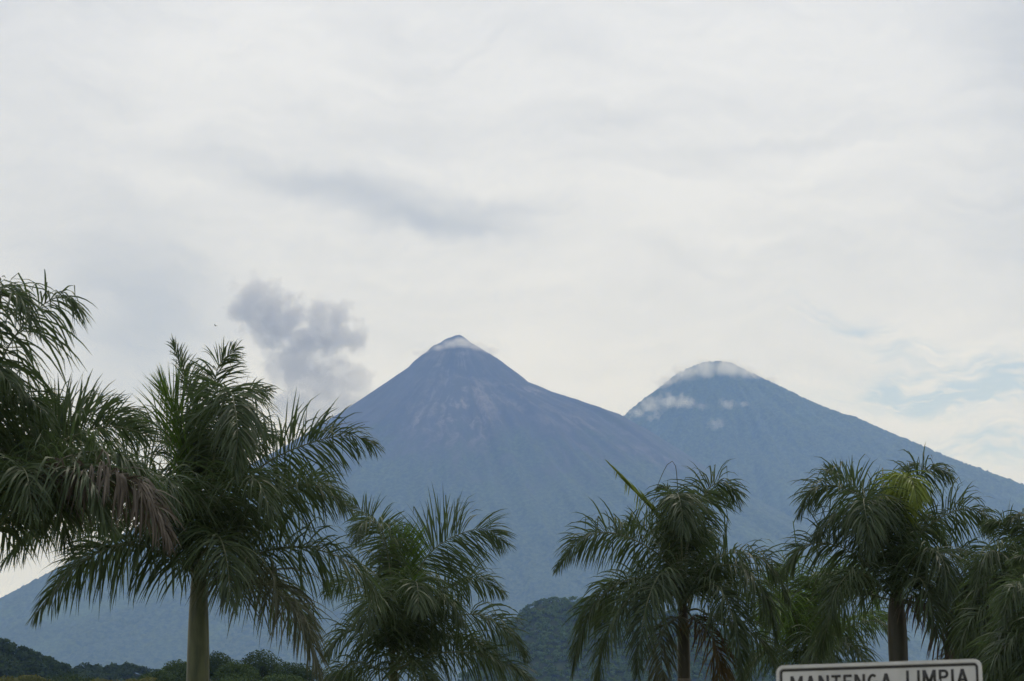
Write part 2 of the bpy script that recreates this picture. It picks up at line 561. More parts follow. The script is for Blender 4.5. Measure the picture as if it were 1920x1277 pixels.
M_SOIL = plain('hill_undergrowth', (0.02, 0.034, 0.014), (0.04, 0.055, 0.022), 0.05, 0.95, spec=0.1)
H3, x3, d3 = hill('steep wooded hill rising in the middle distance between the palms',
                  [(700, 1420), (840, 1290), (900, 1230), (950, 1168), (985, 1138), (1010, 1122), (1040, 1117), (1075, 1118), (1110, 1121), (1180, 1128), (1260, 1140),
                   (1310, 1152), (1345, 1172), (1420, 1205), (1560, 1235), (1750, 1245), (1920, 1252), (2100, 1300), (2300, 1420)],
                  3500.0, 0.62, 6.0, 9.0, M_SOIL)
wood(H3, (at(860, 1200, 3500)[0], at(1950, 1200, 3500)[0]), (3500 - d3 * 0.62, 3512), 5200, 5.2, 48, 1.55, M_WOOD,
     'unbroken tree cover on the steep hill between the middle palms', 21)
H4, x4, d4 = hill('low wooded ridge at the far left edge below the volcano slope',
                  [(-200, 1165), (-100, 1180), (0, 1200), (40, 1214), (75, 1228), (110, 1247), (130, 1258), (160, 1270), (230, 1290), (330, 1330), (420, 1420)],
                  1250.0, 0.42, 4.0, 6.0, M_SOIL)
wood(H4, (at(-80, 1200, 1250)[0], at(300, 1200, 1250)[0]), (1250 - d4 * 0.9, 1254), 1400, 4.3, 150, 0.74, M_RIDGE,
     'dark tree cover on the low ridge at the far left edge', 22)
H5, x5, d5 = hill('farther low wooded rise between the left ridge and the tall palm trunk',
                  [(-100, 1275), (20, 1262), (100, 1252), (150, 1250), (200, 1249), (240, 1248), (262, 1253), (285, 1258), (310, 1268), (380, 1300), (460, 1420)],
                  1700.0, 0.42, 4.0, 7.0, M_SOIL)
wood(H5, (at(60, 1200, 1700)[0], at(340, 1200, 1700)[0]), (1700 - d5 * 0.9, 1704), 900, 4.8, 105, 1.0, M_RIDGE,
     'hazy tree cover on the farther low rise left of the tall trunk', 23)


hill('low rise that carries the tree clump behind the thick palm trunk',
     [(-250, 1400), (-120, 1310), (0, 1292), (130, 1286), (240, 1285), (300, 1280), (345, 1270), (430, 1266), (520, 1266), (640, 1278), (760, 1330), (860, 1420)],
     520.0, 0.30, 0.6, 2.5, M_SOIL)


def tree(name, px, py_top, wpx, Y, mat, label, group, seed, leaves=3600, hr=0.85, size=0.2, cat='tree'):
    """broad-leaved tree: tapered trunk with limbs and a crown of leaf clumps"""
    rng = np.random.RandomState(seed)
    top = at(px, py_top, Y)
    r = wpx / F_PX * Y / 2
    rz = r * hr
    base = np.array([top[0], Y, 0.0])
    cz = top[2] - rz
    root = empty(name, base)
    tag(root, label, cat, group)
    c = np.array([0, 0, cz])
    parts = []
    P = np.array([[0, 0, -0.1], [0.1 * r, 0, cz * 0.3], [-0.05 * r, 0.05 * r, cz * 0.65], [0, 0, cz - rz * 0.1], [0.1 * r, 0, cz + rz * 0.5]])
    parts.append(tube(P, np.array([0.13, 0.1, 0.085, 0.06, 0.02]) * r, 8, False))
    for k in range(7):
        a = k * 2.4 + rng.rand()
        s = np.array([0, 0, cz * (0.6 + 0.3 * rng.rand())])
        e = c + np.array([math.cos(a) * r * 0.7, math.sin(a) * r * 0.7, rz * (rng.rand() * 0.7 - 0.2)])
        mid = (s + e) / 2 + np.array([0, 0, -0.08 * r])
        parts.append(tube([s, mid, e], np.array([0.05, 0.035, 0.012]) * r, 6, False))
    V, F = merge(parts)
    np_mesh('trunk', V, F, M_BARK, root, smooth=True)
    P, N, k = crown_points(c, (r, r, rz), leaves, rng, 13)
    V, F = leaf_quads(P, N, size, rng)
    tint = np.repeat(np.clip(0.16 * (k % 4) + 0.55 * rng.rand(len(P)), 0, 1), 4)
    np_mesh('crown', V, F, mat, root, attr={'tint': tint})
    return root


TREES = 'broad-leaved trees at the foot of the hills'
tree('broadleaf_tree', 340, 1231, 100, 500, M_CROWN, 'round green tree just left of the thick palm trunk', TREES, 31, 6500, 0.95)
tree('broadleaf_tree', 405, 1222, 88, 505, M_CROWN2, 'taller tree right behind the thick palm trunk', TREES, 32, 5500, 1.0)
tree('broadleaf_tree', 446, 1236, 90, 490, M_CROWN, 'low bright tree between two taller trees right of the thick trunk', TREES, 33, 5000, 0.9)
tree('broadleaf_tree', 490, 1222, 110, 512, M_CROWN2, 'tallest dark spreading tree right of the thick palm trunk', TREES, 34, 6500, 0.9)
tree('broadleaf_tree', 556, 1234, 110, 500, M_CROWN2, 'dark tree half hidden behind drooping brownish palm leaves', TREES, 35, 5500, 0.9)
tree('broadleaf_tree', 296, 1252, 80, 480, M_CROWN, 'small tree at the left end of the tree clump', TREES, 36, 4000, 0.9)
tree('broadleaf_tree', 430, 1257, 150, 440, M_CROWN, 'wide low green tree at the bottom right of the thick palm trunk', TREES, 37, 6500, 0.7)
tree('broadleaf_tree', 530, 1256, 150, 445, M_CROWN, 'wide low tree under the drooping brownish palm leaves', TREES, 38, 6500, 0.7)
tree('broadleaf_tree', 335, 1262, 120, 440, M_CROWN2, 'low dark tree at the very bottom left of the thick palm trunk', TREES, 45, 5000, 0.7)
tree('broadleaf_tree', 130, 1258, 130, 470, M_CROWN2, 'dark low tree between two yellow flowering trees at left', TREES, 39, 5000, 0.7)
tree('broadleaf_tree', 636, 1250, 110, 500, M_CROWN2, 'dark tree seen through the leaves of the second palm', TREES, 40, 5000, 0.9)
FL = 'yellow flowering trees along the bottom left'
tree('flowering_tree', 10, 1263, 90, 460, M_FLOWER, 'yellow flowering tree in the bottom left corner', FL, 41, 3600, 0.7)
tree('flowering_tree', 60, 1258, 84, 470, M_FLOWER, 'larger yellow flowering tree under the left ridge', FL, 42, 3600, 0.7)
tree('flowering_tree', 198, 1270, 80, 455, M_FLOWER, 'small yellow flowering tree midway along the bottom left', FL, 43, 3200, 0.6)
tree('flowering_tree', 262, 1266, 80, 460, M_FLOWER, 'yellow flowering tree beside the small tree of the clump', FL, 44, 3200, 0.6)


# ------------------------------------------------------------------ royal palms
def catmull(P, n):
    P = np.asarray(P, float)
    Q = np.vstack([2 * P[0] - P[1], P, 2 * P[-1] - P[-2]])
    out = []
    m = len(P) - 1
    for t_ in np.linspace(0, m - 1e-6, n * 4):
        i = int(t_)
        u = t_ - i
        a, b_, c_, d = Q[i], Q[i + 1], Q[i + 2], Q[i + 3]
        out.append(0.5 * (2 * b_ + (c_ - a) * u + (2 * a - 5 * b_ + 4 * c_ - d) * u * u + (3 * b_ - a - 3 * c_ + d) * u ** 3))
    out = np.array(out)
    s = np.r_[0, np.cumsum(np.linalg.norm(np.diff(out, axis=0), axis=1))]
    t_ = np.linspace(0, s[-1], n)
    return np.stack([np.interp(t_, s, out[:, k]) for k in range(3)], -1), s[-1]


UP = np.array([0, 0, 1.0])


def unit(a):
    return a / (np.linalg.norm(a, axis=-1, keepdims=True) + 1e-9)


def frond(root, base, pts, rng, mat, roll=0.0, stiff=0.5, leaf=0.75, start=0.16, dens=1.0, close=1.0, plume=30.0,
          width=0.019, rad=0.024, label=None, lift=12.0):
    """one feather leaf: `pts` world points along the midrib. `close` < 1 folds the leaflets forward (unopened spear)."""
    C, length = catmull(pts, 28)
    n = int(43 * length * dens)
    side = np.tile([1.0, -1.0], n)
    tt = np.repeat(start + (1 - start) * (np.linspace(0, 1, n)), 2) + rng.normal(size=2 * n) * 0.006
    tt = np.clip(tt, 0, 1)
    gaps = np.zeros(2 * n, dtype=bool)                       # torn places and lost leaflets
    for _ in range(rng.randint(1, 5)):
        g0 = rng.uniform(start, 1)
        gaps |= (np.abs(tt - g0) < rng.uniform(0.006, 0.022)) & (side == rng.choice([-1.0, 1.0]))
    keep = ~gaps & (rng.rand(2 * n) > 0.05)
    side, tt = side[keep], tt[keep]
    N_ = len(tt)
    u = tt * (len(C) - 1)
    i = np.minimum(u.astype(int), len(C) - 2)
    fr = (u - i)[:, None]
    Pb = C[i] * (1 - fr) + C[i + 1] * fr
    Tg = unit(np.gradient(C, axis=0))
    T = unit(Tg[i] * (1 - fr) + Tg[i + 1] * fr)
    ch = C[-1] - C[0]
    ch[2] = 0
    ch = unit(ch)
    Sr = np.cross(ch, UP)
    S = unit(Sr - (T @ Sr)[:, None] * T)
    Nn = np.cross(S, T)
    rl = np.radians(roll) + rng.normal(size=N_) * 0.08
    c_, s_ = np.cos(rl)[:, None], np.sin(rl)[:, None]
    S, Nn = S * c_ + Nn * s_, Nn * c_ - S * s_
    a = np.radians((80 - 52 * ((tt - start) / (1 - start)) ** 1.7 + rng.normal(size=N_) * 7) * close)
    pl = np.where(rng.rand(N_) < 0.5, plume, -plume * 0.45)
    ph = np.radians(lift + pl + rng.normal(size=N_) * 11)
    D0 = np.cos(a)[:, None] * T + np.sin(a)[:, None] * (np.cos(ph)[:, None] * S * side[:, None] + np.sin(ph)[:, None] * Nn)
    v = (tt - start) / (1 - start)
    ln = 1.10 * leaf * (0.55 + 0.5 * np.sin(np.pi * np.clip(v * 0.85 + 0.12, 0, 1))) * np.clip(1.25 - 0.75 * v ** 2.2, 0.3, 1.1) * (0.85 + 0.28 * rng.rand(N_))
    K = 6
    g = (1 - stiff) * 2.7 * (0.5 + 0.9 * rng.rand(N_))
    kink = np.where(rng.rand(N_) < 0.10, rng.randint(2, K, N_), 99)
    tw0 = rng.normal(size=N_) * 0.6
    wid = width * (0.75 + 0.5 * rng.rand(N_)) * np.clip(1.1 - 0.5 * v ** 3, 0.4, 1.1)
    prof = np.array([0.45, 0.9, 1.0, 0.9, 0.62, 0.06])
    P = Pb.copy()
    rows = []
    for k in range(K):
        s = k / (K - 1)
        d = D0 + (-UP)[None] * (g * s ** 1.15)[:, None]
        d = np.where((k >= kink)[:, None], d * 0.25 - UP * 1.2, d)
        d = unit(d)
        if k:
            P = P + d * (ln / (K - 1))[:, None]
        wv = unit(T - np.sum(T * d, 1)[:, None] * d)
        w2 = np.cross(d, wv)
        tw = tw0 + 0.5 * s
        wv = wv * np.cos(tw)[:, None] + w2 * np.sin(tw)[:, None]
        rows.append(np.stack([P - wv * (wid * prof[k])[:, None], P + wv * (wid * prof[k])[:, None]], 1))
    G = np.stack(rows, 1)                                     # leaflets, K, 2, 3
    V = G.reshape(-1, 3)
    q = np.arange(N_)[:, None] * (2 * K) + np.arange(K - 1)[None] * 2
    F = np.stack([q, q + 1, q + 3, q + 2], -1).reshape(-1, 4)
    o0 = C[0].copy()
    rV, rF = tube(C - o0, np.linspace(1, 0.14, len(C)) ** 0.9 * rad, 7)
    fo = np_mesh('frond', rV, rF, M_RACHIS, root, o0 - base, smooth=True)
    if label:
        fo['label'] = label
    tint = np.repeat(np.clip(0.15 + 0.5 * rng.rand() + 0.35 * rng.normal(size=N_), 0, 1), 2 * K)
    lf = np_mesh('foliage', V - o0, F, mat, fo, attr={'tint': tint})
    lf['kind'] = 'stuff'
    return fo


def palm(label, heart_px, Y, lean, fronds, seed, shaft_r, shaft_len, leaf, width=0.0135, dens=1.0, shaft=None):
    """royal palm: ringed grey trunk, smooth green crownshaft, feather leaves measured as (px, py, metres towards the viewer)"""
    rng = np.random.RandomState(seed)
    H = at(*heart_px, Y)
    base = np.array([H[0] + lean, Y, 0.0])
    root = empty('royal_palm', base)
    tag(root, label, 'palm', 'royal palms standing in a row')
    Hl = H - base
    s0 = max(Hl[2] - shaft_len, 0.5)
    ax = lambda z: np.array([Hl[0] * (z / Hl[2]) ** 1.5, 0, z])
    zz = np.linspace(-0.15, s0, max(int(s0 / 0.045), 8))
    ring = 1 + 0.03 * (np.arange(len(zz)) % 4 == 0)
    sw = shaft_r * (1.12 + 0.25 * np.exp(-np.clip(zz, 0, None) / 0.5) + 0.10 * np.sin(np.clip(zz / s0, 0, 1) * np.pi))
    V, F = tube([ax(max(z, 0)) + np.array([0, 0, min(z, 0)]) for z in zz], sw * ring, 20)
    np_mesh('trunk', V, F, M_TRUNK, root, smooth=True)
    zz = np.linspace(s0 - 0.02, Hl[2] + 0.1, 22)
    u = np.linspace(0, 1, 22)
    V, F = tube([ax(z) for z in zz], shaft_r * (1.06 + 0.10 * np.sin(u * 2.6) - 0.30 * u ** 1.6 - 0.2 * u ** 6), 22)
    np_mesh('crownshaft', V, F, shaft or M_SHAFT, root, smooth=True)
    for f in fronds:
        f = dict(f)
        raw = f.pop('p')
        pts = []
        for j, q in enumerate(raw):
            dz = q[2] if len(q) > 2 else 0.0
            pts.append(at(q[0], q[1], Y - dz))
        st = at(*heart_px, Y) + rng.normal(size=3) * np.array([0.05, 0.05, 0.06])
        sp = Vector(pts[0] - st)
        if f.pop('root', True):
            pts = [st] + pts
        frond(root, base, pts, rng, f.pop('mat', M_LEAF), leaf=leaf * f.pop('ls', 1.0), width=width * f.pop('ws', 1.0),
              dens=dens * f.pop('dn', 1.0), **f)
    return root, base, rng


def stray(root, base, pts, rad, mat, name='spear', label=None):
    C, L = catmull(pts, 20)
    V, F = tube(C - base, np.linspace(1, 0.5, 20) * rad, 6)
    o = np_mesh(name, V, F, mat, root, smooth=True)
    if label:
        o['label'] = label
    return o


d = dict
# the large palm left of centre
palm('big palm with a thick smooth green trunk left of the middle', (373, 1078), 38.0, 0.05, [
    d(p=[(385, 900, .1), (402, 760, .2), (408, 690, .35), (440, 655, .5)], roll=20, stiff=.75, ls=.75, start=.40, lift=20),
    d(p=[(362, 920, .1), (344, 830, .2), (325, 765, .3), (303, 728, .4)], mat=M_YOUNG, roll=60, stiff=.95, ls=1.15, start=.42, plume=16, close=.55, label='upright fresh green frond'),
    d(p=[(372, 900, -.2), (360, 760, -.4), (340, 690, -.4), (325, 648, -.3)], roll=-30, stiff=.8, ls=.7, start=.42),
    d(p=[(395, 900, .4), (415, 770, .8), (432, 735, 1.3), (445, 800, 2.0), (440, 880, 2.3)], roll=0, stiff=.35, ls=.9, start=.35, label='frond arching over towards the viewer'),
    d(p=[(398, 900, -.2), (430, 790, -.4), (465, 740, -.6), (500, 735, -.7)], roll=40, stiff=.7, ls=.75, start=.40),
    d(p=[(430, 945, .1), (500, 868, .2), (600, 825, .3), (668, 818, .3), (700, 835, .3)], roll=62, stiff=.62, ls=.95, start=.22, lift=5),
    d(p=[(430, 1000, .4), (520, 925, .8), (590, 910, 1.0), (650, 950, 1.1)], roll=25, stiff=.4, ls=1.0, start=.2),
    d(p=[(440, 1010, -.5), (520, 940, -.9), (600, 905, -1.2), (640, 925, -1.3)], roll=50, stiff=.6, ls=.9, start=.2),
    d(p=[(450, 1050, .5), (550, 1025, .9), (650, 1052, 1.1), (712, 1120, 1.1)], roll=30, stiff=.35, ls=1.05, start=.16),
    d(p=[(440, 1085, .8), (510, 1100, 1.3), (565, 1165, 1.6), (600, 1262, 1.7)], mat=M_OLD, roll=15, stiff=.3, ls=1.05, start=.14, label='old olive brown frond hanging down'),
    d(p=[(430, 1080, -.4), (490, 1085, -.8), (545, 1130, -1.0), (580, 1200, -1.0)], roll=20, stiff=.4, ls=.9, start=.16),
    d(p=[(385, 1030, .7), (408, 1005, 1.4), (425, 1050, 2.1), (432, 1130, 2.4)], roll=0, stiff=.3, ls=.95, start=.16, label='frond pointing at the viewer with pale midrib'),
    d(p=[(310, 1040, .4), (230, 1020, .6), (140, 1065, .8), (68, 1150, .8)], roll=-25, stiff=.38, ls=1.0, start=.12, lift=6),
    d(p=[(330, 1040, -.4), (260, 1015, -.8), (170, 1040, -1.0), (95, 1110, -1.1)], roll=-40, stiff=.5, ls=.9, start=.12),
    d(p=[(310, 985, .6), (210, 935, 1.0), (100, 960, 1.2), (10, 1050, 1.3)], roll=-25, stiff=.4, ls=.95, start=.18),
    d(p=[(315, 960, -.6), (250, 880, -1.1), (170, 850, -1.4), (90, 870, -1.6)], roll=-40, stiff=.6, ls=.9, start=.2),
    d(p=[(350, 930, -.6), (320, 830, -1.2), (280, 790, -1.7), (230, 800, -2.1)], roll=-30, stiff=.6, ls=.9, start=.25),
    d(p=[(400, 930, -.7), (430, 850, -1.4), (470, 810, -2.0), (520, 820, -2.4)], roll=30, stiff=.6, ls=.9, start=.25),
    d(p=[(375, 940, -.8), (385, 850, -1.6), (395, 810, -2.2), (400, 830, -2.8)], roll=0, stiff=.5, ls=.95, start=.2),
    d(p=[(350, 960, .8), (325, 905, 1.5), (305, 910, 2.1), (290, 980, 2.6)], roll=0, stiff=.35, ls=.95, start=.2),
    d(p=[(400, 960, .8), (440, 900, 1.4), (480, 900, 1.9), (510, 960, 2.2)], roll=10, stiff=.4, ls=.95, start=.2),
    d(p=[(345, 985, .2), (290, 930, .2), (215, 905, .1), (140, 930, 0)], roll=-50, stiff=.6, ls=.85, start=.2),
], 101, 0.165, 2.6, 0.84, 0.0130)

# palm beyond the left edge
palm('palm at the left edge, trunk cut off, long leaves arching into view', (-45, 1010), 31.0, -0.1, [
    d(p=[(-40, 800, .1), (5, 670, .2), (62, 588, .3), (112, 556, .4), (142, 575, .5)], roll=10, stiff=.30, ls=1.2, start=.35, lift=18, dn=.62),
    d(p=[(-70, 760, .3), (-60, 620, .6), (-20, 550, .9), (25, 548, 1.2), (60, 600, 1.4)], roll=0, stiff=.25, ls=1.15, start=.35, dn=.6),
    d(p=[(-50, 760, -.2), (-30, 600, -.4), (0, 540, -.5), (45, 550, -.5)], roll=30, stiff=.30, ls=1.0, start=.4, dn=.5),
    d(p=[(30, 880, .2), (110, 830, .3), (200, 800, .3), (280, 815, .3)], roll=68, stiff=.8, ls=.8, start=.18, lift=8, dn=1.2),
    d(p=[(30, 870, -.5), (110, 800, -.9), (190, 775, -1.0), (250, 790, -1.0)], roll=60, stiff=.75, ls=.8, start=.2, dn=1.2),
    d(p=[(50, 900, .6), (150, 850, 1.0), (240, 860, 1.3), (300, 930, 1.4)], roll=20, stiff=.35, ls=.95, start=.2),
    d(p=[(60, 940, 1.0), (170, 885, 1.5), (262, 915, 1.8), (318, 1010, 1.9)], mat=M_DRY, roll=10, stiff=.15, ls=.85, start=.45, label='withered pinkish brown frond end'),
    d(p=[(30, 930, .9), (110, 880, 1.5), (170, 900, 2.0), (200, 985, 2.2)], roll=5, stiff=.3, ls=.95, start=.2),
    d(p=[(20, 960, .5), (70, 925, .9), (110, 950, 1.2), (125, 1020, 1.3)], roll=5, stiff=.35, ls=.9, start=.15),
    d(p=[(10, 900, -.7), (60, 830, -1.3), (120, 820, -1.8), (180, 860, -2.2)], roll=30, stiff=.5, ls=.9, start=.2),
    d(p=[(-20, 860, .3), (10, 770, .6), (40, 740, .9), (80, 770, 1.1)], roll=20, stiff=.4, ls=1.0, start=.25),
    d(p=[(-10, 880, -.4), (30, 790, -.8), (70, 760, -1.0), (120, 790, -1.2)], roll=40, stiff=.5, ls=.9, start=.25),
    d(p=[(0, 940, .8), (30, 880, 1.4), (50, 890, 1.9), (60, 960, 2.2)], roll=0, stiff=.35, ls=.95, start=.2),
    d(p=[(20, 970, -.5), (80, 920, -.9), (150, 930, -1.2), (210, 990, -1.4)], roll=20, stiff=.4, ls=.9, start=.2),
    d(p=[(-90, 850, .4), (-60, 720, .8), (-20, 680, 1.2), (20, 720, 1.5)], roll=10, stiff=.3, ls=1.1, start=.3),
], 102, 0.17, 1.8, 0.82, 0.0135)

# smaller palm right of the big one
palm('smaller palm right of the big thick-trunked palm', (738, 1258), 54.0, 0.05, [
    d(p=[(742, 1150, .2), (748, 1075, .3), (752, 1025, .4), (755, 1000, .4)], mat=M_YOUNG, roll=70, stiff=.97, ls=1.1, start=.40, plume=18, close=.55, dn=.7, label='upright fresh green frond'),
    d(p=[(738, 1150, .4), (728, 1045, .6), (712, 985, .9), (680, 980, 1.2), (665, 1015, 1.4)], roll=10, stiff=.40, ls=.85, start=.38, dn=.8),
    d(p=[(735, 1080, .1), (716, 1010, .1), (690, 968, .2), (655, 940, .2)], roll=-60, stiff=.8, ls=.75, start=.5, dn=.6),
    d(p=[(760, 1140, .1), (800, 1045, .3), (858, 1003, .4), (912, 992, .4), (945, 1018, .4)], roll=72, stiff=.74, ls=1.2, start=.30, lift=4),
    d(p=[(755, 1160, .7), (772, 1100, 1.4), (782, 1095, 1.9), (785, 1150, 2.5)], roll=0, stiff=.35, ls=.95, start=.25, label='frond arching over towards the viewer'),
    d(p=[(770, 1180, -.4), (830, 1110, -.8), (890, 1085, -1.0), (940, 1110, -1.1)], roll=35, stiff=.55, ls=.95, start=.25),
    d(p=[(775, 1200, .3), (829, 1165, .5), (891, 1152, .7), (953, 1185, .8), (985, 1232, .8)], roll=35, stiff=.42, ls=1.0, start=.2),
    d(p=[(780, 1240, .5), (820, 1225, .8), (885, 1225, 1.0), (960, 1250, 1.1), (1008, 1285, 1.1)], roll=35, stiff=.45, ls=.95, start=.16),
    d(p=[(715, 1215, .3), (685, 1185, .5), (645, 1185, .7), (610, 1225, .8)], roll=-25, stiff=.4, ls=.95, start=.18),
    d(p=[(710, 1255, .4), (673, 1243, .7), (635, 1262, .9), (610, 1310, 1.0)], roll=-20, stiff=.4, ls=.95, start=.16),
    d(p=[(720, 1170, -.5), (690, 1110, -.9), (650, 1090, -1.2), (610, 1110, -1.4)], roll=-35, stiff=.55, ls=.9, start=.22),
    d(p=[(725, 1190, .8), (710, 1130, 1.4), (695, 1130, 1.9), (680, 1190, 2.3)], roll=0, stiff=.35, ls=.9, start=.22),
    d(p=[(755, 1250, .8), (775, 1240, 1.3), (795, 1265, 1.7), (810, 1320, 2.0)], roll=10, stiff=.4, ls=.9, start=.16),
    d(p=[(760, 1190, .6), (800, 1130, 1.1), (840, 1125, 1.5), (870, 1170, 1.7)], roll=20, stiff=.4, ls=.9, start=.22),
    d(p=[(745, 1180, -.8), (755, 1100, -1.5), (770, 1060, -2.0), (790, 1070, -2.5)], roll=0, stiff=.5, ls=.9, start=.25),
    d(p=[(775, 1215, -.6), (830, 1190, -1.1), (890, 1205, -1.4), (940, 1250, -1.6)], roll=25, stiff=.45, ls=.9, start=.18),
], 103, 0.135, 2.0, 0.86, 0.0140)

# palm right of the middle with a sideways spear
rootp, basep, rg = palm('palm right of the middle with a yellowish spear leaf sticking out left', (1281, 1140), 52.0, 0.0, [
    d(p=[(1268, 1040, .2), (1240, 978, .4), (1195, 925, .5), (1144, 871, .6)], mat=M_LIME, roll=40, stiff=.97, ls=.62, start=.40, close=.12, plume=10, label='closed yellowish spear leaf'),
    d(p=[(1278, 1020, .4), (1270, 950, .7), (1270, 925, 1.0), (1277, 950, 1.5), (1282, 1000, 1.9)], roll=0, stiff=.3, ls=.95, start=.42, label='frond arching over towards the viewer'),
    d(p=[(1272, 1020, .1), (1262, 955, .1), (1250, 915, .2), (1235, 915, .2)], roll=-20, stiff=.6, ls=.55, start=.5),
    d(p=[(1288, 1030, .1), (1312, 945, .2), (1340, 907, .3), (1370, 912, .4), (1386, 942, .4)], roll=45, stiff=.5, ls=.95, start=.35),
    d(p=[(1290, 1040, -.4), (1300, 965, -.7), (1325, 925, -.9), (1350, 925, -1.1)], roll=20, stiff=.6, ls=.8, start=.4),
    d(p=[(1262, 1066, .1), (1205, 1020, .3), (1137, 998, .4), (1085, 1015, .5), (1045, 1062, .5)], roll=-35, stiff=.5, ls=.98, start=.22, lift=10),
    d(p=[(1262, 1050, -.5), (1225, 1005, -.9), (1190, 985, -1.2), (1160, 1000, -1.4)], roll=-40, stiff=.75, ls=.8, start=.25),
    d(p=[(1300, 1075, .2), (1341, 1047, .4), (1387, 1037, .5), (1445, 1060, .6), (1478, 1130, .7)], roll=25, stiff=.38, ls=1.0, start=.2),
    d(p=[(1305, 1090, .6), (1350, 1060, 1.0), (1400, 1070, 1.3), (1440, 1130, 1.5), (1455, 1200, 1.5)], roll=15, stiff=.35, ls=.95, start=.2),
    d(p=[(1262, 1104, .3), (1190, 1084, .5), (1125, 1120, .7), (1090, 1185, .8), (1075, 1258, .8)], roll=-20, stiff=.35, ls=.98, start=.2),
    d(p=[(1265, 1090, .8), (1240, 1075, 1.3), (1215, 1125, 1.8), (1200, 1200, 2.0), (1195, 1265, 2.0)], roll=-5, stiff=.3, ls=.95, start=.2),
    d(p=[(1260, 1115, .7), (1200, 1105, 1.1), (1160, 1150, 1.4), (1130, 1220, 1.5), (1120, 1290, 1.5)], roll=-10, stiff=.33, ls=.95, start=.2),
    d(p=[(1300, 1110, .8), (1340, 1097, 1.3), (1368, 1140, 1.6), (1385, 1210, 1.8), (1390, 1275, 1.8)], roll=5, stiff=.3, ls=.95, start=.18),
    d(p=[(1305, 1142, .2), (1328, 1152, .4), (1380, 1170, .7), (1430, 1205, .8), (1462, 1260, .8)], roll=20, stiff=.4, ls=.95, start=.22),
    d(p=[(1268, 1160, .4), (1243, 1180, .7), (1240, 1230, .8), (1245, 1300, .8)], mat=M_OLD, roll=0, stiff=.25, ls=.8, start=.15, label='old dull frond hanging along the trunk'),
    d(p=[(1300, 1160, .3), (1330, 1185, .6), (1348, 1235, .7), (1355, 1300, .7)], mat=M_RUST, roll=0, stiff=.25, ls=.85, start=.15, label='rusty orange frond hanging on the right'),
    d(p=[(1255, 1110, -.6), (1200, 1090, -1.1), (1150, 1110, -1.4), (1115, 1170, -1.6)], roll=-25, stiff=.42, ls=.9, start=.2),
    d(p=[(1305, 1100, -.6), (1360, 1085, -1.1), (1410, 1110, -1.5), (1440, 1170, -1.7)], roll=25, stiff=.42, ls=.9, start=.2),
    d(p=[(1275, 1070, -.8), (1268, 1010, -1.4), (1260, 990, -1.8), (1250, 1010, -2.2)], roll=0, stiff=.45, ls=.9, start=.25),
    d(p=[(1288, 1070, -.8), (1300, 1010, -1.4), (1315, 995, -1.8), (1335, 1020, -2.2)], roll=0, stiff=.45, ls=.9, start=.25),
], 104, 0.125, 1.5, 0.78, 0.0140, shaft=M_SHAFT2)
stray(rootp, basep, [at(1278, 1010, 51.8), at(1272, 950, 51.7), at(1270, 905, 51.7), at(1265, 868, 51.7), at(1252, 870, 51.7), at(1236, 903, 51.7), at(1224, 940, 51.7)], 0.011, M_OLD,
      label='bare looping leaf strand')

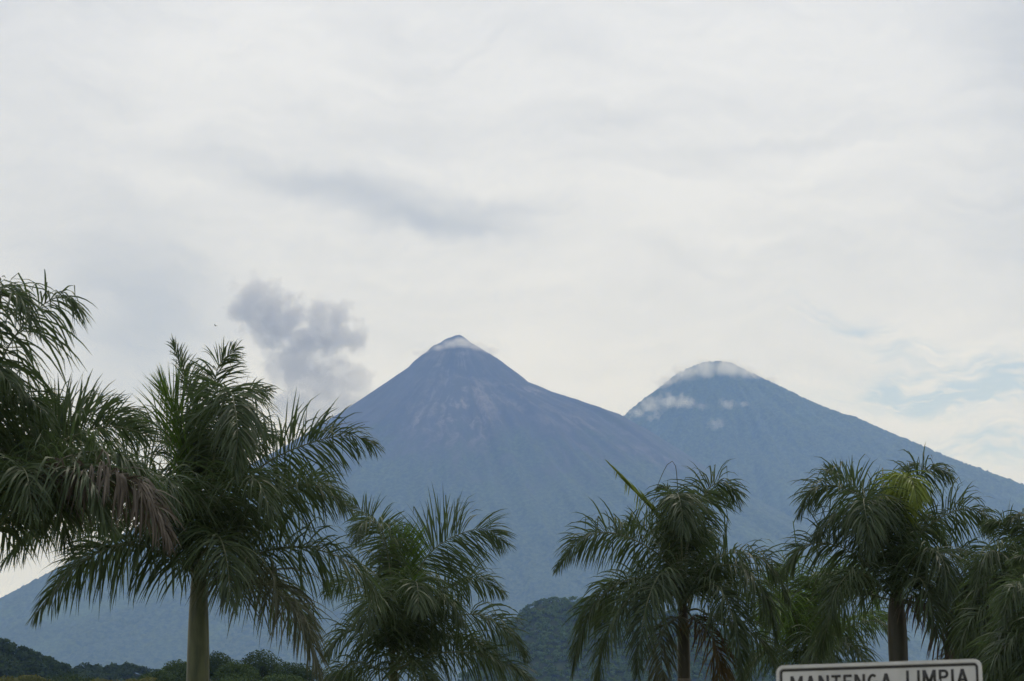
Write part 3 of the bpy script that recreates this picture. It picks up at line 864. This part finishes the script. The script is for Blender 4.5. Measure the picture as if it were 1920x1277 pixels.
# palm above the road sign
rootp, basep, rg = palm('palm above the road sign with a bright lime young leaf', (1680, 1122), 50.0, 0.05, [
    d(p=[(1672, 1040, .1), (1635, 950, .3), (1574, 913, .4), (1525, 918, .5), (1500, 960, .5)], roll=-35, stiff=.5, ls=1.0, start=.32, lift=14),
    d(p=[(1668, 1040, -.3), (1640, 960, -.5), (1600, 910, -.6), (1550, 880, -.7)], roll=-60, stiff=.85, ls=.75, start=.38),
    d(p=[(1672, 1040, .6), (1640, 960, 1.0), (1620, 935, 1.4), (1625, 975, 2.0), (1635, 1040, 2.3)], roll=0, stiff=.3, ls=1.0, start=.32, label='frond arching over towards the viewer'),
    d(p=[(1665, 1050, .4), (1620, 985, .7), (1570, 965, .9), (1530, 1000, 1.0)], roll=-20, stiff=.4, ls=1.0, start=.28),
    d(p=[(1684, 1020, .4), (1688, 930, .7), (1697, 893, .9), (1712, 905, 1.2), (1720, 945, 1.4)], mat=M_LIME, roll=0, stiff=.25, ls=.75, start=.52, label='bright lime young frond'),
    d(p=[(1688, 1030, 0), (1706, 920, .1), (1732, 885, .1), (1760, 880, .2), (1782, 895, .2)], roll=40, stiff=.5, ls=.85, start=.42),
    d(p=[(1684, 1030, -.4), (1692, 930, -.7), (1702, 880, -.9), (1715, 872, -1.0)], roll=20, stiff=.6, ls=.55, start=.5),
    d(p=[(1700, 1040, .2), (1742, 985, .4), (1800, 955, .5), (1838, 962, .6), (1862, 1000, .6)], roll=40, stiff=.5, ls=1.0, start=.22, lift=10),
    d(p=[(1705, 1060, .8), (1735, 1030, 1.4), (1765, 1045, 1.9), (1780, 1120, 2.3)], roll=10, stiff=.3, ls=1.0, start=.2),
    d(p=[(1705, 1075, .3), (1770, 1035, .5), (1825, 1037, .7), (1868, 1095, .8)], roll=25, stiff=.4, ls=1.0, start=.18),
    d(p=[(1705, 1110, .4), (1750, 1084, .7), (1818, 1095, .9), (1855, 1150, 1.0), (1868, 1215, 1.0)], roll=20, stiff=.38, ls=1.0, start=.18),
    d(p=[(1660, 1090, .2), (1595, 1035, .4), (1540, 1018, .5), (1500, 1030, .6), (1470, 1075, .6)], roll=-30, stiff=.5, ls=1.0, start=.2),
    d(p=[(1655, 1105, .7), (1610, 1072, 1.2), (1575, 1095, 1.6), (1550, 1160, 1.8)], roll=-10, stiff=.35, ls=.95, start=.2),
    d(p=[(1700, 1130, .5), (1735, 1135, .8), (1760, 1170, 1.0), (1775, 1245, 1.0)], mat=M_DRY, roll=5, stiff=.2, ls=.9, start=.2, label='withered tan frond hanging right of the trunk'),
    d(p=[(1710, 1120, -.4), (1770, 1110, -.8), (1820, 1140, -1.1), (1850, 1210, -1.2)], roll=20, stiff=.4, ls=.95, start=.2),
    d(p=[(1650, 1120, -.3), (1600, 1110, -.6), (1560, 1150, -.8), (1540, 1220, -.9)], roll=-20, stiff=.4, ls=.95, start=.2),
    d(p=[(1678, 1050, -.8), (1670, 990, -1.4), (1660, 970, -1.9), (1645, 990, -2.3)], roll=0, stiff=.45, ls=.9, start=.25),
    d(p=[(1690, 1050, -.8), (1710, 990, -1.4), (1740, 975, -1.9), (1770, 1000, -2.3)], roll=10, stiff=.45, ls=.9, start=.25),
    d(p=[(1700, 1090, .9), (1725, 1085, 1.5), (1745, 1130, 1.9), (1755, 1190, 2.1)], roll=10, stiff=.3, ls=.95, start=.18),
], 105, 0.185, 1.3, 0.80, 0.0140, shaft=M_SHAFT2)
stray(rootp, basep, [at(1668, 1000, 50), at(1659, 950, 50), at(1656, 915, 50), at(1655, 877, 50)], 0.022, M_SPEAR, label='bare pale spear standing upright')

# young palm between the last two
YOUNG = [
    d(p=[(1518, 1170, .2), (1545, 1095, .4), (1592, 1062, .6), (1625, 1085, .8), (1645, 1135, .9)], mat=M_YOUNG, roll=15, stiff=.35, ls=.85, start=.3),
    d(p=[(1505, 1160, .2), (1490, 1090, .4), (1465, 1065, .5), (1440, 1085, .6)], mat=M_YOUNG, roll=-20, stiff=.4, ls=.95, start=.3),
    d(p=[(1502, 1190, .6), (1480, 1140, 1.0), (1455, 1140, 1.4), (1435, 1200, 1.6)], mat=M_YOUNG, roll=-10, stiff=.35, ls=.95, start=.25),
    d(p=[(1515, 1160, .5), (1530, 1090, .9), (1550, 1075, 1.3), (1565, 1120, 1.7)], roll=0, stiff=.4, ls=.9, start=.3),
    d(p=[(1540, 1215, .3), (1587, 1178, .5), (1640, 1164, .6), (1694, 1190, .7)], roll=30, stiff=.45, ls=.95, start=.2),
    d(p=[(1535, 1235, .6), (1575, 1205, 1.0), (1610, 1225, 1.3), (1630, 1290, 1.5)], roll=10, stiff=.4, ls=.9, start=.18),
    d(p=[(1490, 1235, .4), (1450, 1215, .7), (1415, 1240, .9), (1390, 1300, 1.0)], roll=-15, stiff=.4, ls=.9, start=.2),
    d(p=[(1515, 1180, -.6), (1525, 1110, -1.1), (1550, 1085, -1.5), (1590, 1110, -1.9)], roll=10, stiff=.5, ls=.9, start=.25),
    d(p=[(1505, 1190, -.5), (1480, 1130, -1.0), (1450, 1120, -1.3), (1415, 1160, -1.6)], roll=-20, stiff=.5, ls=.9, start=.25),
    d(p=[(1515, 1220, .9), (1525, 1190, 1.5), (1530, 1210, 2.0), (1530, 1280, 2.3)], roll=0, stiff=.35, ls=.9, start=.2),
    d(p=[(1545, 1210, -.4), (1590, 1165, -.8), (1640, 1150, -1.1), (1680, 1180, -1.3)], mat=M_YOUNG, roll=20, stiff=.5, ls=.9, start=.2),
]
rootp, basep, rg = palm('young bright green palm low between the two right palms', (1512, 1262), 60.0, 0.0, YOUNG, 106, 0.12, 1.6, 0.86, 0.0140)
stray(rootp, basep, [at(1509, 1240, 60), at(1503, 1120, 60), at(1495, 1040, 60), at(1487, 977, 60)], 0.022, M_YOUNG, label='thin green spear')

# palms at the right edge
RIGHT = [
    d(p=[(1925, 1080, .1), (1900, 1010, .2), (1880, 980, .3), (1850, 985, .4)], roll=-30, stiff=.6, ls=.9, start=.3),
    d(p=[(1935, 1070, .2), (1930, 1000, .3), (1918, 965, .5), (1895, 975, .7)], roll=-10, stiff=.5, ls=.85, start=.35),
    d(p=[(1920, 1100, .5), (1880, 1040, .9), (1850, 1040, 1.2), (1830, 1095, 1.4)], roll=-15, stiff=.4, ls=.95, start=.25),
    d(p=[(1915, 1120, .3), (1870, 1085, .5), (1835, 1110, .7), (1815, 1175, .8)], roll=-15, stiff=.35, ls=.95, start=.2),
    d(p=[(1920, 1150, .6), (1870, 1130, 1.1), (1820, 1165, 1.4), (1795, 1235, 1.5)], roll=-15, stiff=.35, ls=.95, start=.2),
    d(p=[(1920, 1180, .5), (1880, 1170, .8), (1850, 1210, 1.0), (1835, 1280, 1.1)], roll=-10, stiff=.35, ls=.95, start=.2),
    d(p=[(1935, 1130, .9), (1920, 1090, 1.5), (1905, 1110, 2.0), (1895, 1180, 2.3)], roll=0, stiff=.35, ls=.95, start=.2),
    d(p=[(1925, 1180, .9), (1905, 1160, 1.4), (1890, 1200, 1.8), (1880, 1280, 2.0)], roll=0, stiff=.35, ls=.95, start=.2),
    d(p=[(1925, 1120, -.6), (1890, 1060, -1.1), (1850, 1060, -1.5), (1810, 1110, -1.8)], roll=-15, stiff=.45, ls=.95, start=.25),
    d(p=[(1920, 1160, -.6), (1870, 1130, -1.1), (1820, 1150, -1.5), (1780, 1210, -1.8)], roll=-15, stiff=.4, ls=.95, start=.2),
    d(p=[(1950, 1100, .3), (1960, 1020, .5), (1985, 990, .7), (2020, 1020, .9)], roll=20, stiff=.5, ls=.9, start=.3),
    d(p=[(1960, 1140, .3), (2010, 1100, .5), (2060, 1120, .7), (2090, 1190, .8)], roll=20, stiff=.4, ls=.95, start=.25),
    d(p=[(1940, 1200, .9), (1935, 1190, 1.5), (1925, 1230, 1.9), (1920, 1300, 2.1)], roll=0, stiff=.35, ls=.95, start=.2),
]
palm('dark palm at the right edge, trunk out of view', (1942, 1215), 47.0, 0.05, RIGHT, 107, 0.16, 1.5, 0.78, 0.0140, 1.2)




def shifted(fr, dx, dy):
    return [dict(f, p=[(q[0] + dx, q[1] + dy, q[2]) for q in f['p']]) for f in fr]


palm('second dark palm at the right edge, only leaf tips in view', (1994, 1277), 42.0, 0.05, shifted(RIGHT, 52, 62), 108, 0.16, 1.5, 0.74, 0.0130, 1.2)
palm('low dark palm in the bottom right corner beside the sign', (1900, 1300), 53.0, 0.0, shifted(YOUNG, 392, 45) + shifted(RIGHT[2:8], -30, 70), 109, 0.12, 1.6, 0.82, 0.0140, 1.2)


# ------------------------------------------------------------------ road sign
M_SIGN = plain('sign_sheeting', (0.38, 0.38, 0.375), (0.50, 0.50, 0.50), 4.5, 0.5, (1, 1, 0.35), spec=0.3)
M_BLACK = plain('sign_black', (0.012, 0.012, 0.013), (0.02, 0.02, 0.02), 8.0, 0.55)
M_RIM = plain('sign_rim', (0.40, 0.40, 0.40), (0.52, 0.52, 0.51), 5.0, 0.45, spec=0.5)
M_STEEL = plain('galvanised_steel', (0.28, 0.29, 0.30), (0.42, 0.43, 0.44), 9.0, 0.45, metal=0.7)


def rrect(w_, h_, r, n=6, inset=0.0):
    w_, h_, r = w_ / 2 - inset, h_ / 2 - inset, max(r - inset, 0.004)
    pts = []
    for cx, cy, a0 in ((w_ - r, h_ - r, 0), (-w_ + r, h_ - r, 90), (-w_ + r, -h_ + r, 180), (w_ - r, -h_ + r, 270)):
        for k in range(n + 1):
            a = R(a0 + 90 * k / n)
            pts.append((cx + r * math.cos(a), cy + r * math.sin(a)))
    return pts


def slab(pts, y0, y1):
    """solid plate from an outline in the x-z plane between depths y0 (front) and y1 (back)"""
    bm = bmesh.new()
    a = [bm.verts.new((x, y0, z)) for x, z in pts]
    b_ = [bm.verts.new((x, y1, z)) for x, z in pts]
    bm.faces.new(a)
    bm.faces.new(b_[::-1])
    n = len(pts)
    for i in range(n):
        bm.faces.new((a[i], b_[i], b_[(i + 1) % n], a[(i + 1) % n]))
    bmesh.ops.recalc_face_normals(bm, faces=bm.faces)
    return bm


def frame(p_out, p_in, y0, y1):
    bm = bmesh.new()
    L = [[bm.verts.new((x, y, z)) for x, z in p] for p in (p_out, p_in) for y in (y0, y1)]
    n = len(p_out)
    for i in range(n):
        j = (i + 1) % n
        for a, b_ in ((0, 2), (2, 3), (3, 1), (1, 0)):
            bm.faces.new((L[a][i], L[a][j], L[b_][j], L[b_][i]))
    bmesh.ops.recalc_face_normals(bm, faces=bm.faces)
    return bm


def bm_obj(name, bm, mat, parent, loc=(0, 0, 0)):
    me = bpy.data.meshes.new(name)
    bm.to_mesh(me)
    bm.free()
    me.materials.append(mat)
    o = bpy.data.objects.new(name, me)
    o.location = loc
    return link(o, parent)


TL, TR = at(1458, 1249, 14.3), at(1841, 1236, 13.6)
SW = float(np.linalg.norm(TR - TL))
SH = 0.80
axis_x = Vector((TR - TL) / SW)
mid = (TL + TR) / 2
yaw = math.atan2(axis_x.y, axis_x.x)
rollz = math.asin(axis_x.z)
sign = empty('road_sign', (mid[0], mid[1], 0.0))
sign.rotation_euler = (0, 0, yaw)
tag(sign, 'grey white road sign with black border reading MANTENGA LIMPIA', 'road sign')
bpy.context.view_layer.update()
cz = float(mid[2]) - SH / 2
panel = bm_obj('panel', slab(rrect(SW, SH, 0.045), -0.004, 0.004), M_SIGN, sign, (0, 0, cz))
panel.rotation_euler = (0, -rollz, 0)
bm_obj('rim', frame(rrect(SW, SH, 0.045, 6, -0.003), rrect(SW, SH, 0.045, 6, 0.016), -0.011, -0.0045), M_RIM, panel)
bm_obj('border', frame(rrect(SW, SH, 0.045, 6, 0.020), rrect(SW, SH, 0.045, 6, 0.034), -0.0062, -0.0045), M_BLACK, panel)


def letter_shapes(ch, st):
    """outlines (convex quads) of a plain bold capital, cap height 1, stroke st; returns quads and the width"""
    box = lambda x0, y0, x1, y1: [(x0, y0), (x1, y0), (x1, y1), (x0, y1)]
    par = lambda x0, y0, x1, y1, h: [(x0 - h, y0), (x0 + h, y0), (x1 + h, y1), (x1 - h, y1)]

    def arc(cx, cy, rx, ry, a0, a1, n):
        th = [R(a0 + (a1 - a0) * k / n) for k in range(n + 1)]
        o = [(cx + rx * math.cos(v), cy + ry * math.sin(v)) for v in th]
        i = [(cx + (rx - st) * math.cos(v), cy + (ry - st) * math.sin(v)) for v in th]
        return [[o[k], o[k + 1], i[k + 1], i[k]] for k in range(n)]
    if ch == 'I':
        return [box(0, 0, st, 1)], st
    if ch == 'L':
        return [box(0, 0, st, 1), box(st, 0, 0.52, st)], 0.52
    if ch == 'T':
        return [box(0, 1 - st, 0.62, 1), box(0.31 - st / 2, 0, 0.31 + st / 2, 1 - st)], 0.62
    if ch == 'E':
        return [box(0, 0, st, 1), box(st, 1 - st, 0.56, 1), box(st, 0.43, 0.50, 0.43 + st), box(st, 0, 0.56, st)], 0.56
    if ch == 'N':
        return [box(0, 0, st, 1), box(0.70 - st, 0, 0.70, 1), par(st * 0.6, 1, 0.70 - st * 0.6, 0, st * 0.6)], 0.70
    if ch == 'M':
        return [box(0, 0, st, 1), box(0.84 - st, 0, 0.84, 1), par(st * 0.62, 1, 0.42, 0.10, st * 0.60),
                par(0.84 - st * 0.62, 1, 0.42, 0.10, st * 0.60)], 0.84
    if ch == 'A':
        return [par(st * 0.56, 0, 0.36, 1, st * 0.56), par(0.72 - st * 0.56, 0, 0.36, 1, st * 0.56), box(0.18, 0.24, 0.54, 0.24 + st * 0.9)], 0.72
    if ch == 'P':
        return [box(0, 0, st, 1), box(st, 1 - st, 0.34, 1), box(st, 0.42, 0.34, 0.42 + st)] + arc(0.34, 0.71, 0.26, 0.29, -90, 90, 10), 0.60
    if ch == 'G':
        return arc(0.34, 0.5, 0.34, 0.5, 48, 325, 18) + [box(0.68 - st, 0.12, 0.68, 0.50), box(0.36, 0.50 - st, 0.68 - st, 0.50)], 0.68
    return [], 0.4


def word(txt, x0, x1, top, cap, st=0.165, gap=0.17):
    quads, x = [], 0.0
    for ch in txt:
        q, w_ = letter_shapes(ch, st)
        quads += [[(px + x, py) for px, py in k] for k in q]
        x += w_ + gap
    k = (x1 - x0) / (x - gap)
    V, F = [], []
    for j, q in enumerate(quads):                       # each stroke a hair prouder than the last, never flush
        y0 = -0.0056 - 0.00003 * j
        n0 = len(V)
        for y in (y0, -0.0042):
            V += [(x0 + px * k, y, top - cap + py * cap) for px, py in q]
        F += [[n0, n0 + 1, n0 + 2, n0 + 3]] + [[n0 + i, n0 + 4 + i, n0 + 4 + (i + 1) % 4, n0 + (i + 1) % 4] for i in range(4)]
    return np_mesh('lettering', V, F, M_BLACK, panel)


fx = lambda px: (px - 1458) / 383.0 * SW - SW / 2
word('MANTENGA', fx(1484), fx(1677), SH / 2 - 0.062, 0.086)
word('LIMPIA', fx(1704), fx(1817), SH / 2 - 0.050, 0.086)
for sgn in (-0.3, 0.3):
    bm = bmesh.new()
    bmesh.ops.create_cube(bm, size=1.0)
    bmesh.ops.scale(bm, vec=(0.05, 0.05, float(mid[2]) - 0.05 + 0.1), verts=bm.verts)
    bm_obj('post', bm, M_STEEL, sign, (sgn * SW, 0.031, (float(mid[2]) - 0.05) / 2 - 0.05))
for sgn in (-0.3, 0.3):
    for dz in (SH * 0.36, -SH * 0.36):
        bm = bmesh.new()
        bmesh.ops.create_cone(bm, cap_ends=True, segments=10, radius1=0.009, radius2=0.008, depth=0.006)
        bmesh.ops.rotate(bm, matrix=Matrix.Rotation(R(90), 3, 'X'), verts=bm.verts)
        bm_obj('bolt', bm, M_STEEL, panel, (sgn * SW, -0.0075, dz))


# ------------------------------------------------------------------ bird
bp = at(404, 611, 140.0)
bird = empty('bird', bp)
tag(bird, 'tiny dark bird flying above the big palm', 'bird')
P = np.array([[0, -0.09, 0], [0, -0.06, 0.004], [0, -0.03, 0.0], [0, 0.02, -0.002], [0, 0.07, 0.0], [0, 0.12, 0.004]])
V1, F1 = tube(P, np.array([0.004, 0.014, 0.022, 0.021, 0.011, 0.006]), 8)
wing = []
for sgn in (-1, 1):
    q = np.array([[0, -0.035, 0.005], [0, 0.03, 0.005], [sgn * 0.07, -0.045, 0.045], [sgn * 0.07, 0.02, 0.045],
                  [sgn * 0.15, -0.02, 0.065], [sgn * 0.145, 0.0, 0.065]])
    q2 = q - np.array([0, 0, 0.006])
    Vw = np.vstack([q, q2])
    Fw = np.array([[0, 2, 3, 1], [2, 4, 5, 3], [6, 7, 9, 8], [8, 9, 11, 10], [0, 6, 8, 2], [2, 8, 10, 4], [1, 3, 9, 7], [3, 5, 11, 9], [4, 10, 11, 5]])
    wing.append((Vw, Fw))
V, F = merge([(V1, F1)] + wing)
bo = np_mesh('body', V, F, M_BLACK, bird, smooth=False)
bird.rotation_euler = (R(10), R(12), R(50))


# ------------------------------------------------------------------ smoke and cloud volumes
def vapour(name, balls, Y, dens, color, absorb, label, cat, noise=(0.004, 5.0), thr=0.10, ramp=0.45, rough=0.6, group=None, squash=1.0, aniso=0.2, nk=0.9, fade=None, soft=0.15, grow=1.55, warp=0.30):
    """cloud of overlapping soft balls (px, py, radius px, metres towards the viewer, flatness); density fades with fractal noise"""
    q = [(at(b_[0], b_[1], Y - b_[3]), b_[2] / F_PX * Y, b_[4] if len(b_) > 4 else 1.0) for b_ in balls]
    c0 = np.mean([a for a, _, _ in q], axis=0)
    bm = bmesh.new()
    for c, r, fl in q:
        geo = bmesh.ops.create_icosphere(bm, subdivisions=3, radius=1.0)
        bmesh.ops.scale(bm, vec=(r * grow, r * squash * grow, r * fl * grow), verts=geo['verts'])
        bmesh.ops.translate(bm, vec=Vector(c - c0), verts=geo['verts'])
    me = bpy.data.meshes.new(name)
    bm.to_mesh(me)
    bm.free()
    tmp = bpy.data.objects.new(name, me)
    COL.objects.link(tmp)
    md = tmp.modifiers.new('remesh', 'REMESH')
    md.mode = 'VOXEL'
    md.voxel_size = min(r * fl for _, r, fl in q) * 0.22
    bpy.context.view_layer.update()
    me2 = bpy.data.meshes.new_from_object(tmp.evaluated_get(bpy.context.evaluated_depsgraph_get()))
    bpy.data.objects.remove(tmp)
    m, t, out = material(name + '_vapour')
    co = t.node('ShaderNodeTexCoord').outputs['Object']
    wn = t.v('SCALE', t.v('SUBTRACT', t.noise(co, noise[0] * 0.6, 3.0, 0.5, color=True), (0.5, 0.5, 0.5)), scale=warp / noise[0])
    cw = t.v('ADD', co, wn)
    field = None
    for c, r, fl in q:
        e = t.v('MULTIPLY', t.v('SUBTRACT', cw, tuple(float(x) for x in (c - c0))), (1.0 / r, 1.0 / (r * squash), 1.0 / (r * fl)))
        f = t.m('SUBTRACT', 1.0, t.v('LENGTH', e))
        field = f if field is None else t.m('SMOOTH_MAX', field, f, soft)
    n = t.noise(co, noise[0], noise[1], rough)
    f2 = t.m('ADD', field, t.m('MULTIPLY', t.m('SUBTRACT', n, 0.5), nk))
    dn = t.m('MULTIPLY', t.step(f2, thr, thr + ramp), dens)
    if fade:                                   # thins towards its lower end
        z1, z0 = (float(at(960, p_, Y)[2] - c0[2]) for p_ in fade[:2])
        dn = t.m('MULTIPLY', dn, t.m('ADD', fade[2], t.m('MULTIPLY', t.step(t.sep(cw)[2], z0, z1), 1 - fade[2])))
    pv = t.node('ShaderNodeVolumePrincipled', {'Color': color, 'Density': dn, 'Anisotropy': aniso, 'Absorption Color': absorb})
    t.l.new(pv.outputs[0], out.inputs['Volume'])
    me2.name = name
    me2.materials.clear()
    me2.materials.append(m)
    o = bpy.data.objects.new(name, me2)
    o.location = c0
    link(o)
    return tag(o, label, cat, group)


vapour('ash_plume', [
    (478, 556, 50, 0), (496, 590, 60, 60), (455, 585, 40, -20), (540, 592, 50, -60), (520, 625, 48, 20), (566, 640, 56, 0), (600, 600, 48, 30),
    (632, 600, 44, 40), (655, 632, 40, 0), (618, 636, 50, -30), (560, 690, 64, 0), (520, 680, 36, 20), (610, 720, 66, 40), (660, 712, 46, -40),
    (560, 755, 60, 0), (645, 760, 62, 0), (600, 785, 60, 20)],
    18900.0, 0.0090, (0.60, 0.60, 0.62), (0.25, 0.25, 0.25), 'grey ash plume drifting left of the pointed volcano', 'smoke',
    (0.0072, 7.0), 0.06, 0.55, rough=0.68, nk=3.2, fade=(640, 740, 0.55), soft=0.30, warp=0.40)
MIST = 'mist clinging to the volcanoes'
vapour('cloud', [(822, 652, 22, 190, .42), (845, 646, 26, 230, .5), (868, 644, 28, 230, .5), (893, 650, 26, 190, .45), (918, 658, 28, 90, .45), (862, 638, 16, 120, .6), (798, 660, 20, 100, .5), (780, 662, 16, 20, .6)],
       18000.0, 0.0075, (0.97, 0.97, 0.98), (1, 1, 1), 'thin white cloud ring just below the pointed tip', 'cloud', (0.012, 6.0), 0.10, 0.75, group=MIST, squash=1.2, nk=1.2, soft=0.3)
vapour('cloud', [(1250, 716, 32, 250, .7), (1282, 700, 38, 320, .7), (1322, 692, 42, 400, .65), (1366, 692, 42, 400, .65), (1402, 702, 38, 300, .5), (1440, 714, 30, 150, .4)],
       20600.0, 0.0062, (0.97, 0.97, 0.98), (1, 1, 1), 'pale mist veil over the rounded summit', 'cloud', (0.011, 8.0), 0.06, 0.90, rough=0.64, group=MIST, squash=1.2, nk=2.0, soft=0.3)
vapour('cloud', [(1192, 776, 26, 480, .8), (1222, 760, 34, 560, .8), (1254, 752, 36, 640, .7), (1284, 754, 32, 680, .7), (1312, 766, 24, 700, .8), (1230, 786, 28, 620, .9)],
       20600.0, 0.0066, (0.97, 0.97, 0.98), (1, 1, 1), 'ragged mist puffs on the left shoulder below the rounded dome', 'cloud', (0.014, 8.0), 0.24, 0.75, rough=0.66, group=MIST, nk=2.5, soft=0.3)
vapour('cloud', [(1345, 798, 26, 960, 1.), (1362, 757, 28, 860, .6), (1390, 757, 20, 840, .5)],
       20600.0, 0.0050, (0.97, 0.97, 0.98), (1, 1, 1), 'faint mist scraps in the middle of the forested volcano', 'cloud', (0.014, 8.0), 0.26, 0.75, rough=0.66, group=MIST, nk=2.4, soft=0.3)

# ------------------------------------------------------------------ haze
hm, t, out = material('haze_air')
pv = t.node('ShaderNodeVolumePrincipled', {'Color': (0.185, 0.32, 0.67), 'Density': 5.9e-5, 'Anisotropy': 0.25, 'Absorption Color': (1, 1, 1)})
t.l.new(pv.outputs[0], out.inputs['Volume'])
bm = bmesh.new()
bmesh.ops.create_cube(bm, size=1.0)
bmesh.ops.scale(bm, vec=(54000, 44000, 4602.0), verts=bm.verts)
hz = bm_obj('haze', bm, hm, None, (0, 13000, 2299.0))
tag(hz, 'bluish air haze between the palms and the volcanoes', 'haze', None, 'stuff')
